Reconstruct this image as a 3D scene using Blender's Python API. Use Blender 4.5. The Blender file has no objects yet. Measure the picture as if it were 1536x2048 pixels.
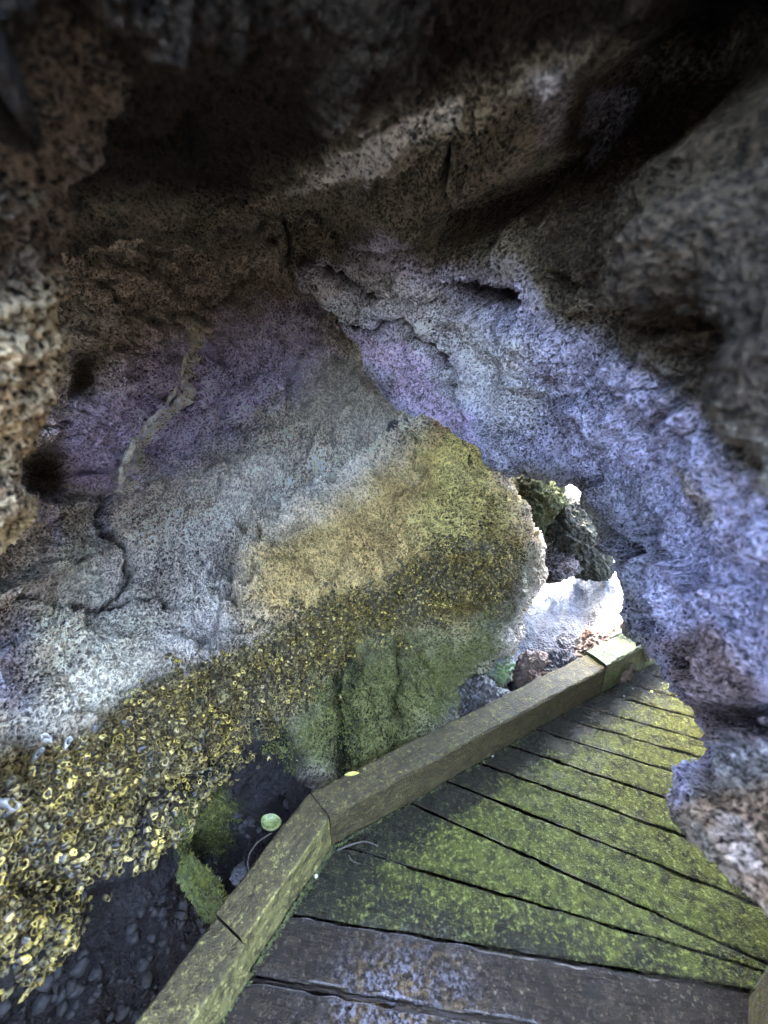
import bpy, math, time
import numpy as np
T0 = time.time()
R = math.radians
sc = bpy.context.scene
col = sc.collection
rng = np.random.default_rng(7)

# ------------------------------------------------------------ camera, sky, sun, exposure
FPX, PITCH, CAM_H = 859.0, R(23), 1.5
cam_d = bpy.data.cameras.new('camera'); cam = bpy.data.objects.new('camera', cam_d); col.objects.link(cam)
cam.location = (0, 0, CAM_H); cam.rotation_euler = (R(90) - PITCH, 0, 0)
cam_d.sensor_fit = 'VERTICAL'; cam_d.sensor_height = 36; cam_d.lens = FPX / 2048 * 36
cam_d.clip_start = 0.02; cam_d.clip_end = 2000
cam_d.dof.use_dof = True; cam_d.dof.focus_distance = 1.8; cam_d.dof.aperture_fstop = 2.0
sc.camera = cam

SUN_EL, SUN_AZ = R(60), R(-22)          # azimuth measured from +Y (ahead) towards +X (right)
w = bpy.data.worlds.new('World'); sc.world = w; w.use_nodes = True
nt = w.node_tree; bg = nt.nodes['Background']
sky = nt.nodes.new('ShaderNodeTexSky'); sky.sky_type = 'NISHITA'; sky.sun_disc = False
sky.sun_elevation = SUN_EL; sky.sun_rotation = SUN_AZ; sky.air_density = 1.0; sky.dust_density = 4.0; sky.ozone_density = 1.0
hs = nt.nodes.new('ShaderNodeHueSaturation'); hs.inputs['Saturation'].default_value = 1.0      # thin cloud over the blue
nt.links.new(sky.outputs[0], hs.inputs['Color']); nt.links.new(hs.outputs[0], bg.inputs[0]); bg.inputs[1].default_value = 0.15
sd = bpy.data.lights.new('sun', 'SUN'); sd.energy = 2.0; sd.angle = R(0.5); sd.color = (1, .96, .9)
sun = bpy.data.objects.new('sun', sd); col.objects.link(sun)
sun.rotation_euler = (R(90) - SUN_EL, 0, math.pi - SUN_AZ)
sc.view_settings.view_transform = 'Standard'; sc.view_settings.look = 'None'
sc.view_settings.gamma = 1.0; sc.view_settings.exposure = 6.45
sc.cycles.max_bounces = 4; sc.cycles.diffuse_bounces = 1; sc.cycles.glossy_bounces = 2
sc.cycles.sample_clamp_indirect = 6.0
sc.cycles.use_denoising = True

# ------------------------------------------------------------ viewing geometry of the place
CP, SP = math.cos(PITCH), math.sin(PITCH)
def rays(px, py):
    u = (np.asarray(px, float) - 768) / FPX; v = -(np.asarray(py, float) - 1024) / FPX
    return np.stack([u, CP + v * SP, -SP + v * CP], -1)
def at(px, py, r):
    d = rays(px, py); d /= np.linalg.norm(d, axis=-1, keepdims=True)
    return d * np.asarray(r, float)[..., None] + np.array([0, 0, CAM_H])
def on_z(px, py, z=0.0):
    d = rays(px, py); t = (z - CAM_H) / d[..., 2]
    return d * np.asarray(t)[..., None] + np.array([0, 0, CAM_H])
def to_uv(P):                                            # wall coordinates of a point
    q = P - np.array([0, 0, CAM_H])
    zf = q[..., 1] * CP - q[..., 2] * SP; bad = zf < .05; zf = np.maximum(zf, .05)
    yu = q[..., 1] * SP + q[..., 2] * CP
    return np.where(bad, -9999., 768 + FPX * q[..., 0] / zf), np.where(bad, -9999., 1024 - FPX * yu / zf)

# ------------------------------------------------------------ numpy noise
def _h(ix, iy, iz, s):
    n = (ix * 374761393 + iy * 668265263 + iz * 2147483647 + s * 1274126177) & 0xFFFFFFFF
    n = ((n ^ (n >> 13)) * 1274126177) & 0xFFFFFFFF
    return ((n ^ (n >> 16)) & 0xFFFFFF) / float(0x1000000)
def vnoise(P, s=0):
    i = np.floor(P).astype(np.int64); fr = P - i; fr = fr * fr * fr * (fr * (fr * 6 - 15) + 10)
    o = np.zeros(P.shape[:-1])
    for a in (0, 1):
        for b in (0, 1):
            for c in (0, 1):
                wt = (fr[..., 0] if a else 1 - fr[..., 0]) * (fr[..., 1] if b else 1 - fr[..., 1]) * (fr[..., 2] if c else 1 - fr[..., 2])
                o += wt * _h(i[..., 0] + a, i[..., 1] + b, i[..., 2] + c, s)
    return o * 2 - 1
def fbm(P, f, oc=4, s=0, g=.5, ridge=False):
    o = 0; a = 1
    for k in range(oc):
        n = vnoise(P * f + 17.3 * k, s + k)
        if ridge: n = 1 - 2 * np.abs(n)
        o = o + n * a; f *= 2.03; a *= g
    return o
def worley(P, s=0):
    i = np.floor(P).astype(np.int64); f1 = np.full(P.shape[:-1], 9.); f2 = f1.copy()
    for a in (-1, 0, 1):
        for b in (-1, 0, 1):
            for c in (-1, 0, 1):
                X, Y, Z = i[..., 0] + a, i[..., 1] + b, i[..., 2] + c
                d = (X + _h(X, Y, Z, s) - P[..., 0])**2 + (Y + _h(X, Y, Z, s + 7) - P[..., 1])**2 + (Z + _h(X, Y, Z, s + 13) - P[..., 2])**2
                n = d < f1; f2 = np.where(n, f1, np.minimum(f2, d)); f1 = np.where(n, d, f1)
    return np.sqrt(f1), np.sqrt(f2)

# ------------------------------------------------------------ mesh helpers
def mesh_obj(name, verts, faces, mat, parent=None, smooth=True, **props):
    me = bpy.data.meshes.new(name)
    verts = np.asarray(verts, np.float32).reshape(-1, 3)
    if isinstance(faces, np.ndarray):
        n, k = faces.shape
        me.vertices.add(len(verts)); me.vertices.foreach_set('co', verts.ravel())
        me.loops.add(n * k); me.loops.foreach_set('vertex_index', faces.astype(np.int32).ravel())
        me.polygons.add(n); me.polygons.foreach_set('loop_start', np.arange(0, n * k, k, dtype=np.int32))
        me.update(calc_edges=True)
    else:
        me.from_pydata([tuple(map(float, v)) for v in verts], [], faces); me.update()
    me.polygons.foreach_set('use_smooth', np.full(len(me.polygons), smooth, bool))
    me.materials.append(mat)
    o = bpy.data.objects.new(name, me); col.objects.link(o)
    if parent: o.parent = parent
    for k_, v_ in props.items(): o[k_] = v_
    return o
def set_attr(o, name, arr):
    arr = np.asarray(arr, np.float32)
    if arr.ndim == 1:
        a = o.data.attributes.new(name, 'FLOAT', 'POINT'); a.data.foreach_set('value', arr)
    else:
        c = np.ones((len(arr), 4), np.float32); c[:, :3] = arr
        a = o.data.attributes.new(name, 'FLOAT_COLOR', 'POINT'); a.data.foreach_set('color', c.ravel())
def thing(name, label, cat, loc=(0, 0, 0), group=None):
    o = bpy.data.objects.new(name, None); col.objects.link(o); o.location = loc
    o['label'] = label; o['category'] = cat
    if group: o['group'] = group
    return o
def tag(o, label, cat, group=None):
    o['label'] = label; o['category'] = cat
    if group: o['group'] = group
    return o
def grid_faces(n, m, closed=False):
    i = np.arange(n - 1)[:, None]; j = np.arange(m if closed else m - 1)[None]
    j2 = (j + 1) % m
    return np.stack([i * m + j, i * m + j2, (i + 1) * m + j2, (i + 1) * m + j], -1).reshape(-1, 4)
def crom(C, n):
    """Catmull-Rom along axis 0 of C to n samples"""
    C = np.asarray(C, float); K = len(C)
    t = np.linspace(0, K - 1, n); i = np.minimum(t.astype(int), K - 2); f = t - i
    f = f.reshape(-1, *([1] * (C.ndim - 1)))
    E = np.concatenate([2 * C[:1] - C[1:2], C, 2 * C[-1:] - C[-2:-1]])
    a, b, c, d = E[i], E[i + 1], E[i + 2], E[i + 3]
    r = .5 * (2 * b + (c - a) * f + (2 * a - 5 * b + 4 * c - d) * f * f + (3 * b - 3 * c + d - a) * f**3)
    return r
def loft(table, n, m, after=None, before_col=None, before_row=None):
    """table rows x cols of (px,py,r), optional further world-space rows or columns; fine grid n x m of world points"""
    T = np.array(table, float)
    W = at(T[..., 0], T[..., 1], T[..., 2])
    if before_col is not None: W = np.concatenate([np.asarray(before_col, float), W], 1)
    if before_row is not None: W = np.concatenate([np.asarray(before_row, float), W], 0)
    if after is not None: W = np.concatenate([W, np.asarray(after, float)], 0)
    W = crom(W, n); W = np.swapaxes(crom(np.swapaxes(W, 0, 1), m), 0, 1)
    return W
def normals(W):
    a = np.gradient(W, axis=0); b = np.gradient(W, axis=1); N = np.cross(a, b)
    return N / np.maximum(np.linalg.norm(N, axis=-1, keepdims=True), 1e-9)
def face_cam(W, N):
    s = np.sign(((np.array([0, 0, CAM_H]) - W) * N).sum(-1).mean())
    return N * s
def seg_dist(px, py, pts):
    """distance, side and running length along a polyline in wall coordinates"""
    best = np.full(px.shape, 1e9); side = np.zeros(px.shape); par = np.zeros(px.shape)
    pts = np.array(pts, float); n = len(pts) - 1
    for k in range(n):
        a, b = pts[k], pts[k + 1]; d = b - a; L = np.hypot(*d)
        t = np.clip(((px - a[0]) * d[0] + (py - a[1]) * d[1]) / L**2, 0, 1)
        qx, qy = px - a[0] - t * d[0], py - a[1] - t * d[1]; ds = np.hypot(qx, qy)
        s = np.sign(d[0] * (py - a[1]) - d[1] * (px - a[0])); m = ds < best
        best = np.where(m, ds, best); side = np.where(m, s, side); par = np.where(m, (k + t) / n, par)
    return best, side, par
def sstep(x, a, b):
    t = np.clip((x - a) / (b - a), 0, 1); return t * t * (3 - 2 * t)
def in_poly(px, py, poly):
    """signed distance, positive inside"""
    poly = np.array(poly, float); c = np.zeros(px.shape, bool); n = len(poly)
    for k in range(n):
        (x1, y1), (x2, y2) = poly[k], poly[(k + 1) % n]
        c ^= ((y1 > py) != (y2 > py)) & (px < (x2 - x1) * (py - y1) / (y2 - y1 + 1e-9) + x1)
    d, _, _ = seg_dist(px, py, np.vstack([poly, poly[:1]]))
    return np.where(c, d, -d)
def resample(W, N, uv=None):
    return W

# ------------------------------------------------------------ materials
def new_mat(name):
    m = bpy.data.materials.new(name); m.use_nodes = True
    return m, m.node_tree, m.node_tree.nodes['Principled BSDF']
def nd(nt, typ, **kw):
    n = nt.nodes.new(typ)
    for k, v in kw.items():
        if k in n.inputs: n.inputs[k].default_value = v
        else: setattr(n, k, v)
    return n
def ramp(nt, fac, stops, interp='LINEAR'):
    r = nt.nodes.new('ShaderNodeValToRGB'); r.color_ramp.interpolation = interp
    e = r.color_ramp.elements
    while len(e) < len(stops): e.new(.5)
    for q, (p, c) in zip(e, stops):
        q.position = p; q.color = (c, c, c, 1) if not isinstance(c, tuple) else (*c, 1)
    nt.links.new(fac, r.inputs[0]); return r.outputs[0]
def math_n(nt, op, a, b=None, c=None):
    n = nt.nodes.new('ShaderNodeMath'); n.operation = op
    for i, x in enumerate((a, b, c)):
        if x is None: continue
        if isinstance(x, (int, float)): n.inputs[i].default_value = x
        else: nt.links.new(x, n.inputs[i])
    return n.outputs[0]
def mixc(nt, fac, a, b, mode='MIX'):
    n = nt.nodes.new('ShaderNodeMix'); n.data_type = 'RGBA'; n.blend_type = mode
    for i, x in ((0, fac), (6, a), (7, b)):
        if isinstance(x, (int, float)): n.inputs[i].default_value = x
        elif isinstance(x, tuple): n.inputs[i].default_value = (*x, 1)
        else: nt.links.new(x, n.inputs[i])
    return n.outputs[2]
def noise_n(nt, vec, scale, detail=6, rough=.6, dist=0):
    n = nd(nt, 'ShaderNodeTexNoise', Scale=scale, Detail=detail, Roughness=rough, Distortion=dist)
    nt.links.new(vec, n.inputs['Vector']); return n.outputs['Fac']
def vor_n(nt, vec, scale, feature='F1', smooth=None):
    n = nd(nt, 'ShaderNodeTexVoronoi', Scale=scale); n.feature = feature
    if smooth is not None: n.inputs['Smoothness'].default_value = smooth
    nt.links.new(vec, n.inputs['Vector']); return n.outputs['Distance']

def rock_material():
    m, t, p = new_mat('pitted_cave_rock')
    geo = nd(t, 'ShaderNodeTexCoord').outputs['Object']
    nz = nd(t, 'ShaderNodeTexNoise', Scale=9.0, Detail=3.0); t.links.new(geo, nz.inputs['Vector'])
    vm = nd(t, 'ShaderNodeVectorMath'); vm.operation = 'MULTIPLY_ADD'
    t.links.new(nz.outputs['Color'], vm.inputs[0]); vm.inputs[1].default_value = (.06,) * 3
    t.links.new(geo, vm.inputs[2]); v = vm.outputs[0]
    tint = nd(t, 'ShaderNodeAttribute', attribute_name='tint').outputs['Color']
    pit = nd(t, 'ShaderNodeAttribute', attribute_name='pit').outputs['Fac']
    wet = nd(t, 'ShaderNodeAttribute', attribute_name='wet').outputs['Fac']
    crest = nd(t, 'ShaderNodeAttribute', attribute_name='crest').outputs['Fac']
    rid = nd(t, 'ShaderNodeTexNoise', Scale=85.0, Detail=3.0, Roughness=.6, Distortion=.3); rid.noise_type = 'FBM'; rid.normalize = True
    t.links.new(v, rid.inputs['Vector'])
    # thin raised threads where the noise crosses its middle
    thr = math_n(t, 'SUBTRACT', 1.0, math_n(t, 'MULTIPLY', math_n(t, 'ABSOLUTE', math_n(t, 'SUBTRACT', rid.outputs['Fac'], .5)), 7.0))
    thr = math_n(t, 'MAXIMUM', thr, 0.0)
    v2 = vor_n(t, v, 95, 'SMOOTH_F1', .25)
    n2 = noise_n(t, geo, 170, 3, .6)
    crumb = math_n(t, 'ADD', math_n(t, 'MULTIPLY', crest, .36), math_n(t, 'MULTIPLY', thr, .34))
    crumb = math_n(t, 'ADD', crumb, math_n(t, 'MULTIPLY', math_n(t, 'SUBTRACT', v2, .3), .35))
    crumb = math_n(t, 'ADD', crumb, math_n(t, 'MULTIPLY', math_n(t, 'SUBTRACT', n2, .5), .9))
    con = ramp(t, crumb, [(.16, .0), (.33, .2), (.48, .55), (.68, 1.0)])
    dark = mixc(t, 1.0, tint, (.08, .065, .06), 'MULTIPLY')
    colr = mixc(t, con, dark, mixc(t, 1.0, tint, (2.5, 2.4, 2.2), 'MULTIPLY'))  # pits dark, crests bright: relief shading painted into the colour
    colr = mixc(t, pit, mixc(t, 1.0, tint, (.8, .8, .8), 'MULTIPLY'), colr)
    big = noise_n(t, geo, 7, 5, .65, .6)
    colr = mixc(t, ramp(t, big, [(.35, .6), (.6, 0.)]), colr, mixc(t, 1.0, colr, (.42, .36, .30), 'MULTIPLY'), 'MIX')
    t.links.new(colr, p.inputs['Base Color'])
    ro = math_n(t, 'SUBTRACT', .9, math_n(t, 'MULTIPLY', wet, .6)); t.links.new(ro, p.inputs['Roughness'])
    p.inputs['Specular IOR Level'].default_value = .15
    b = nd(t, 'ShaderNodeBump', Distance=.026, Strength=1.0)
    ht = math_n(t, 'MULTIPLY', crumb, math_n(t, 'MULTIPLY_ADD', pit, .85, .15))
    t.links.new(ht, b.inputs['Height']); t.links.new(b.outputs[0], p.inputs['Normal'])
    return m
def crust_relief(W, f, seed, amp):
    """network of crests round pits: height -1..1 and the crest mask"""
    P = W + .012 * np.stack([fbm(W, 22, 2, seed + k) for k in range(3)], -1)
    w1, w2 = worley(P.reshape(-1, 3) * f, seed); w = np.clip((w2 - w1).reshape(W.shape[:-1]), 0, 1)
    r = 1 - np.clip(np.abs(fbm(P, f * .8, 2, seed + 5)) * 2.6, 0, 1)
    h = .55 * (1 - np.clip(w * 2.2, 0, 1)) + .6 * r
    h = h * (1 + .5 * fbm(W, 8, 2, seed + 8))
    return amp * (h - .5), np.clip(h, 0, 1.2)
ROCK = rock_material()

def simple_rock(name, c1, c2, rough=.8, scale=14, bump=.02, moss=None):
    m, t, p = new_mat(name); geo = nd(t, 'ShaderNodeTexCoord').outputs['Object']
    n = noise_n(t, geo, scale, 10, .7, .5); c = mixc(t, ramp(t, n, [(.35, 0.), (.68, 1.)]), c1, c2)
    v = vor_n(t, geo, scale * 4, 'SMOOTH_F1', .3)
    if moss:
        c = mixc(t, ramp(t, noise_n(t, geo, scale * .6, 8, .7), [(.47, 0.), (.6, 1.)]), c, moss)
    c = mixc(t, ramp(t, v, [(.2, .55), (.6, 0.)]), c, (.03, .027, .024))
    t.links.new(c, p.inputs['Base Color']); p.inputs['Roughness'].default_value = rough
    b = nd(t, 'ShaderNodeBump', Distance=bump, Strength=.8)
    t.links.new(math_n(t, 'ADD', n, math_n(t, 'MULTIPLY', v, .5)), b.inputs['Height']); t.links.new(b.outputs[0], p.inputs['Normal'])
    return m

# ------------------------------------------------------------ CAVE WALL (left), with the leaning wedge
c = [
 [(200,2400,2.0),(50,2350,1.95),(-150,2200,1.75),(-300,2000,1.4),(-320,1800,1.3),(-320,1450,1.4),(-300,1100,1.4),(-250,750,1.4),(-200,420,1.4)],
 [(330,2250,2.1),(180,2120,2.05),(70,2020,1.9),(-10,1900,1.5),(-30,1650,1.42),(-20,1400,1.52),(-20,1150,1.65),(0,800,1.7),(0,380,1.6)],
 [(400,2080,2.1),(280,2000,2.1),(180,1930,2.0),(90,1800,1.55),(80,1560,1.48),(80,1350,1.62),(90,1100,1.8),(120,800,1.85),(130,380,1.75)],
 [(470,1960,2.1),(370,1880,2.1),(280,1800,2.0),(200,1690,1.62),(190,1480,1.58),(190,1280,1.75),(210,1050,1.95),(260,780,2.1),(270,380,2.0)],
 [(560,1820,2.1),(450,1770,2.15),(380,1700,2.05),(320,1600,1.72),(320,1400,1.68),(330,1200,1.85),(350,980,2.15),(400,740,2.3),(420,380,2.2)],
 [(640,1720,2.05),(530,1680,2.1),(470,1610,2.1),(450,1500,1.78),(450,1320,1.74),(470,1130,1.95),(500,920,2.3),(530,720,2.5),(540,400,2.4)],
 [(730,1680,2.0),(620,1610,2.0),(590,1530,1.92),(590,1420,1.79),(590,1250,1.78),(610,1080,1.98),(640,890,2.4),(660,740,2.6),(660,480,2.5)],
 [(840,1620,2.0),(750,1560,1.9),(720,1460,1.8),(710,1360,1.77),(710,1200,1.8),(730,1040,2.0),(750,920,2.22),(770,830,2.55),(780,660,2.7)],
 [(930,1580,2.05),(860,1500,1.9),(840,1410,1.8),(840,1310,1.8),(840,1170,1.83),(850,1040,1.98),(860,930,2.12),(866,845,2.25),(868,740,2.5)],
 [(1010,1560,2.15),(940,1460,2.0),(920,1370,1.95),(940,1290,1.93),(950,1180,1.93),(940,1060,2.02),(920,965,2.12),(905,885,2.22),(885,790,2.5)],
 [(1050,1540,2.3),(965,1440,2.15),(955,1365,2.15),(1005,1290,2.1),(1035,1200,2.15),(1075,1110,2.25),(1025,1000,2.3),(970,910,2.33),(915,820,2.5)],
 [(1040,1540,2.8),(960,1440,2.7),(950,1365,2.7),(980,1290,2.7),(1000,1200,2.8),(1030,1100,2.9),(990,1000,2.9),(930,930,2.9),(880,850,3.0)],
]
tab = np.swapaxes(np.array(c, float), 0, 1)       # rows v0..v8 (bottom to top), cols left to right
zz = [-.5, -.4, -.2, .2, .4, .8, 1.15, 1.55, 2.0]
v0w = at(tab[0, :, 0], tab[0, :, 1], tab[0, :, 2])
v0w = np.concatenate([[(-1.2, -1.3, -.5), (-1.15, -.5, -.5)], v0w]); und = np.stack([v0w + (1.6, -.9, -.35), v0w + (.9, -.5, -.3)])
W = loft(tab, 1000, 1100, before_row=und, before_col=[[(-1.2, -1.3, z), (-1.15, -.5, z)] for z in zz])  # unseen left columns added to block light from behind
N = face_cam(W, normals(W)); U, V = to_uv(W)
disp = .06 * fbm(W, 2.2, 4, 3) + .026 * fbm(W, 9, 4, 11)
# flow grooves running up the wedge and across the wall
flow = fbm(np.stack([W[..., 0] * 5 + W[..., 2] * 3, W[..., 1] * 1.2, W[..., 2] * 1.0], -1), 1.6, 4, 31, ridge=True)
disp += .03 * flow
d, s, pr = seg_dist(U, V, [(760,870),(640,930),(520,1000),(470,1110),(480,1230)]); disp -= .06 * np.exp(-(d / 28)**2) * (.4 + .6 * np.sin(pr * 3.1))
d, s, pr = seg_dist(U, V, [(830,800),(700,850),(560,900),(430,960)]); disp += .05 * np.exp(-(d / 30)**2)
d, s, pr = seg_dist(U, V, [(650,620),(650,700),(600,820),(560,860)]); disp -= .05 * np.exp(-(d / 22)**2)
d, s, pr = seg_dist(U, V, [(520,720),(500,790),(400,860),(300,900)]); disp -= .04 * np.exp(-(d / 22)**2)
# bedding ledges running down to the left, and joints between blocks
LED_SHADE = []
def ledges(W, dirv, f, seed):
    t_ = (W @ np.array(dirv)) * f + .55 * fbm(W, 2.3, 3, seed) + .12 * fbm(W, 10, 3, seed + 4); fr = t_ - np.floor(t_)
    a_ = _h(np.floor(t_).astype(np.int64), 0 * t_.astype(np.int64), 0 * t_.astype(np.int64), seed)
    LED_SHADE.append(np.exp(-((fr - .99) / .05)**2) * (.3 + .7 * a_))
    return (fr * sstep(1 - fr, 0, .10)) * (.35 + .9 * a_) * (.45 + .55 * sstep(fbm(W, 3.1, 2, seed + 9), -.4, .3))
def joints(W, f, seed, wd=.035):
    P = W + .06 * np.stack([fbm(W, 4, 3, seed + k) for k in range(3)], -1)
    w1, w2 = worley((P * np.array([1, .7, 1.3])).reshape(-1, 3) * f, seed); q = (w2 - w1).reshape(W.shape[:-1])
    return np.exp(-(q / wd)**2) * sstep(fbm(W, 3.7, 2, seed + 2), -.25, .35)
keep = (1 - sstep(U, 800, 900)) * (1 - sstep(in_poly(U, V, [(-400,2500),(-400,1500),(250,1400),(700,1180),(1040,1100),(1100,1300),(1100,2500)]), -60, 60))
led = ledges(W, (-.55, .15, .82), 5.5, 501); jn = joints(W, 3.2, 521)
disp += .085 * led * (.15 + .85 * keep) * (1 - sstep(U, 820, 920)) - .03 * jn * keep
def crack(d, width, depth): return -depth * np.exp(-(d / width)**2)
def warp(U, V, W, a=10, f=14):
    return U + a * fbm(W, f, 3, 51), V + a * fbm(W + 9, f, 3, 53)
Uw, Vw = warp(U, V, W, 16); crk = np.maximum(.45 * jn, .25 * LED_SHADE[0]) * keep; cmod = fbm(W, 11, 3, 57)
for pts, wd, dp in [
    ([(382,690),(360,760),(375,800)], 9, .03),
    ([(215,1000),(222,1060),(270,1140),(245,1180),(205,1200)], 8, .035),
    ([(0,1195),(140,1205),(240,1208),(370,1210)], 8, .03),
    ([(240,985),(230,1050)], 7, .03), ([(470,760),(440,840),(360,930),(300,1010)], 5, .03), ([(690,700),(640,790),(520,850),(430,940),(330,1080),(300,1200)], 6, .03), ([(600,650),(610,720),(560,800)], 5, .03),
    ([(760,760),(690,800),(650,870),(560,960)], 5, .025), ([(560,1110),(520,1200),(430,1280),(330,1330)], 6, .03), ([(850,900),(830,1000),(760,1080)], 5, .02), ([(930,930),(960,1020),(950,1100)], 5, .02), ([(90,1240),(120,1340),(60,1420)], 6, .03), ([(800,1290),(810,1400),(790,1480)], 8, .04), ([(420,620),(330,640),(250,620),(180,560)], 7, .04), ([(560,520),(470,560),(400,640)], 7, .04),
    ([(1010,945),(1020,1000),(1060,1060),(1100,1120)], 8, .03),
    ([(690,1310),(680,1400),(690,1530)], 12, .06),
    ([(500,1050),(580,1015),(680,990)], 7, .03),
    ([(250,1650),(330,1560),(440,1500)], 9, .03)]:
    d, s, pr = seg_dist(Uw, Vw, pts); cm = sstep(cmod, -.35, .25) * .6 if wd < 8 else 1.; disp += crack(d, wd, dp * 1.5) * cm; crk = np.maximum(crk, np.exp(-(d / wd)**2) * cm)
# ridges: bright mineral vein and slab edges
d, s, pr = seg_dist(Uw, Vw, [(382,655),(365,720),(345,790),(300,840),(262,885),(245,940),(235,985)]); vein = np.exp(-(d / 11)**2)
disp += .045 * vein; crk = crk * (1 - vein)
step = np.where(s > 0, 1, 0) * np.exp(-(d / 110)**2); disp -= .03 * step
# the slab shoulder running from the wedge to the left: upper wall set back behind it
d, s, pr = seg_dist(Uw, Vw, [(480,1200),(470,1120),(500,1060),(600,1012),(680,990),(730,940),(800,890),(845,845)])
crk = np.maximum(crk, .55 * np.exp(-((s * d + 9) / 9)**2) * (pr < .97)); disp -= .05 * np.exp(-((s * d + 12) / 12)**2)  # dark contact crease painted along the shoulder
disp += .13 * (sstep(s * d, -12, 12)) * np.exp(-(d / 160)**2)
# dark hollows beside the near boulder
hol = np.exp(-((U - 92) / 46)**4 - ((V - 945) / 50)**4) + np.exp(-((U - 168) / 26)**4 - ((V - 745) / 48)**4)
disp -= .22 * np.minimum(hol, 1)
# gully hollows low by the boardwalk
g2 = np.exp(-((Uw - 430) / 45)**2 - ((Vw - 1730) / 55)**2) + .8 * np.exp(-((Uw - 560) / 25)**2 - ((Vw - 1620) / 20)**2) + np.exp(-((Uw - 110) / 60)**2 - ((Vw - 1780) / 40)**2)
disp -= .16 * g2
# under the barnacle lip the rock steps back
lipd, lips, _ = seg_dist(U, V, [(-200,1960),(0,1900),(150,1760),(300,1640),(480,1480),(560,1460),(620,1540)])
W = W + N * disp[..., None]
# crust of small nodules, real relief
dkm = sstep(in_poly(U, V, [(-400,2500),(-400,1960),(30,1900),(120,1720),(300,1600),(430,1500),(540,1430),(600,1500),(640,1560),(760,1560),(700,2000),(400,2500)]), -30, 40)
ch, crest = crust_relief(W, 64, 3, .015); smooth = sstep(fbm(W, 2.6, 3, 404), -.5, .5)
ch = ch * (.8 + .4 * smooth); W = W + N * (ch * (1 - .7 * dkm) + .006 * fbm(W, 40, 2, 77))[..., None]

def stain_and_shading(base, U, V, W, items, soft=18, wob=26):
    """colour patches of the stone: mineral veils, algae, crusts, plus painted light and shade"""
    Uq, Vq = U + wob * fbm(W, 7, 4, 91), V + wob * fbm(W + 5, 7, 4, 93)
    c = np.empty(U.shape + (3,)); c[:] = base
    for poly, cc, sf, st in items:
        d = in_poly(Uq, Vq, poly); a = sstep(d, -sf, sf) * st
        c = c * (1 - a[..., None]) + np.array(cc) * a[..., None]
    return c
GREY = (.56, .50, .44); PURP = (.46, .45, .66); LILAC = (.68, .68, .78); TAN = (.60, .43, .17); OLIVE = (.24, .22, .09)  # PURP, LILAC: purple mineral tone with bluish daylight painted in
YEL = (.12, .085, .02); GREEN = (.13, .14, .035); DK = (.007, .0065, .008); PALE = (.55, .54, .44); BRN = (.2, .15, .11)  # DK paints the gully and crevice shade near black
U, V = to_uv(W)
tint = stain_and_shading(GREY, U, V, W, [
    ([(-400,560),(330,500),(640,560),(560,640),(380,640),(270,690),(150,830),(-400,840)], (.42,.36,.30), 30, 1),
    ([(120,830),(300,700),(640,600),(660,700),(560,800),(420,870),(250,1000),(110,1000)], (.72,.64,.98), 55, .9),  # lavender daylight painted in with the stone's purple
    ([(80,1020),(220,1000),(215,1060),(200,1090),(100,1080)], PURP, 10, .8),
    ([(110,1000),(190,1000),(200,1190),(110,1190)], PALE, 16, .8),
    ([(240,1000),(560,880),(760,850),(760,900),(500,1040),(400,1060),(260,1100)], (.95,.86,.74), 70, .9),
    ([(530,830),(800,770),(830,840),(720,940),(560,930)], (.72,.64,.54), 40, .8),
    ([(-400,1210),(300,1210),(360,1330),(220,1460),(-400,1480)], (.68,.62,.48), 60, .9),
    ([(-400,1210),(40,1230),(60,1420),(-400,1480)], (.30,.29,.45), 50, .7),
    ([(690,990),(860,850),(900,850),(1010,950),(1050,1050),(1080,1130),(950,1260),(700,1280),(480,1230),(500,1060)], TAN, 65, .95),
    ([(860,850),(900,845),(1000,940),(1040,1040),(1000,1110),(860,1120),(850,980)], (.60,.52,.20), 45, .8),
    ([(850,830),(905,830),(915,875),(860,880)], (.40,.22,.12), 12, .7),
    ([(1000,1120),(1090,1100),(1060,1200),(1020,1260),(960,1280)], (.26,.27,.22), 25, .8),
    ([(-400,2000),(-400,1600),(60,1500),(250,1400),(400,1330),(560,1250),(720,1180),(860,1120),(1010,1080),(1030,1150),(1000,1230),(720,1300),(560,1420),(420,1540),(260,1640),(140,1760),(80,1900)], YEL, 40, .95),
    ([(690,1290),(1000,1240),(1010,1310),(920,1420),(860,1500),(740,1570),(650,1560),(540,1520),(560,1430)], GREEN, 60, .9),
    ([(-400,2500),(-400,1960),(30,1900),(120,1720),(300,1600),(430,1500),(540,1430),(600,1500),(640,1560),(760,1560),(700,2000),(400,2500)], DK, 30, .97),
    ([(340,1640),(460,1560),(470,1680),(430,1720),(360,1700)], (.10,.11,.03), 20, .7),
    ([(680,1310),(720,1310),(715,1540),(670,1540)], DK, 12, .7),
])
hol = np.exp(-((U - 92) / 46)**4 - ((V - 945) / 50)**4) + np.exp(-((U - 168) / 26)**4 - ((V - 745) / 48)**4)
tint = tint * (1 - hol.clip(0, 1)[..., None]) + np.array((.07, .05, .035)) * hol.clip(0, 1)[..., None]  # shade of the hollows painted brown into the tint
tint = tint * (1 - .85 * crk[..., None])  # cracks and ledge undersides darkened in colour, painted occlusion
tint = tint * (1 - .85 * vein[..., None]) + np.array((1., .95, .75)) * .85 * vein[..., None]
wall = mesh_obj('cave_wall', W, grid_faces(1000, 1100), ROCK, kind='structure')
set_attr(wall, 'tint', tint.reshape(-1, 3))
set_attr(wall, 'crest', crest.ravel()); set_attr(wall, 'pit', ((.5 + .5 * smooth) * (1 - .8 * dkm)).ravel()); set_attr(wall, 'wet', (.15 + .0 * dkm).ravel())
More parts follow.
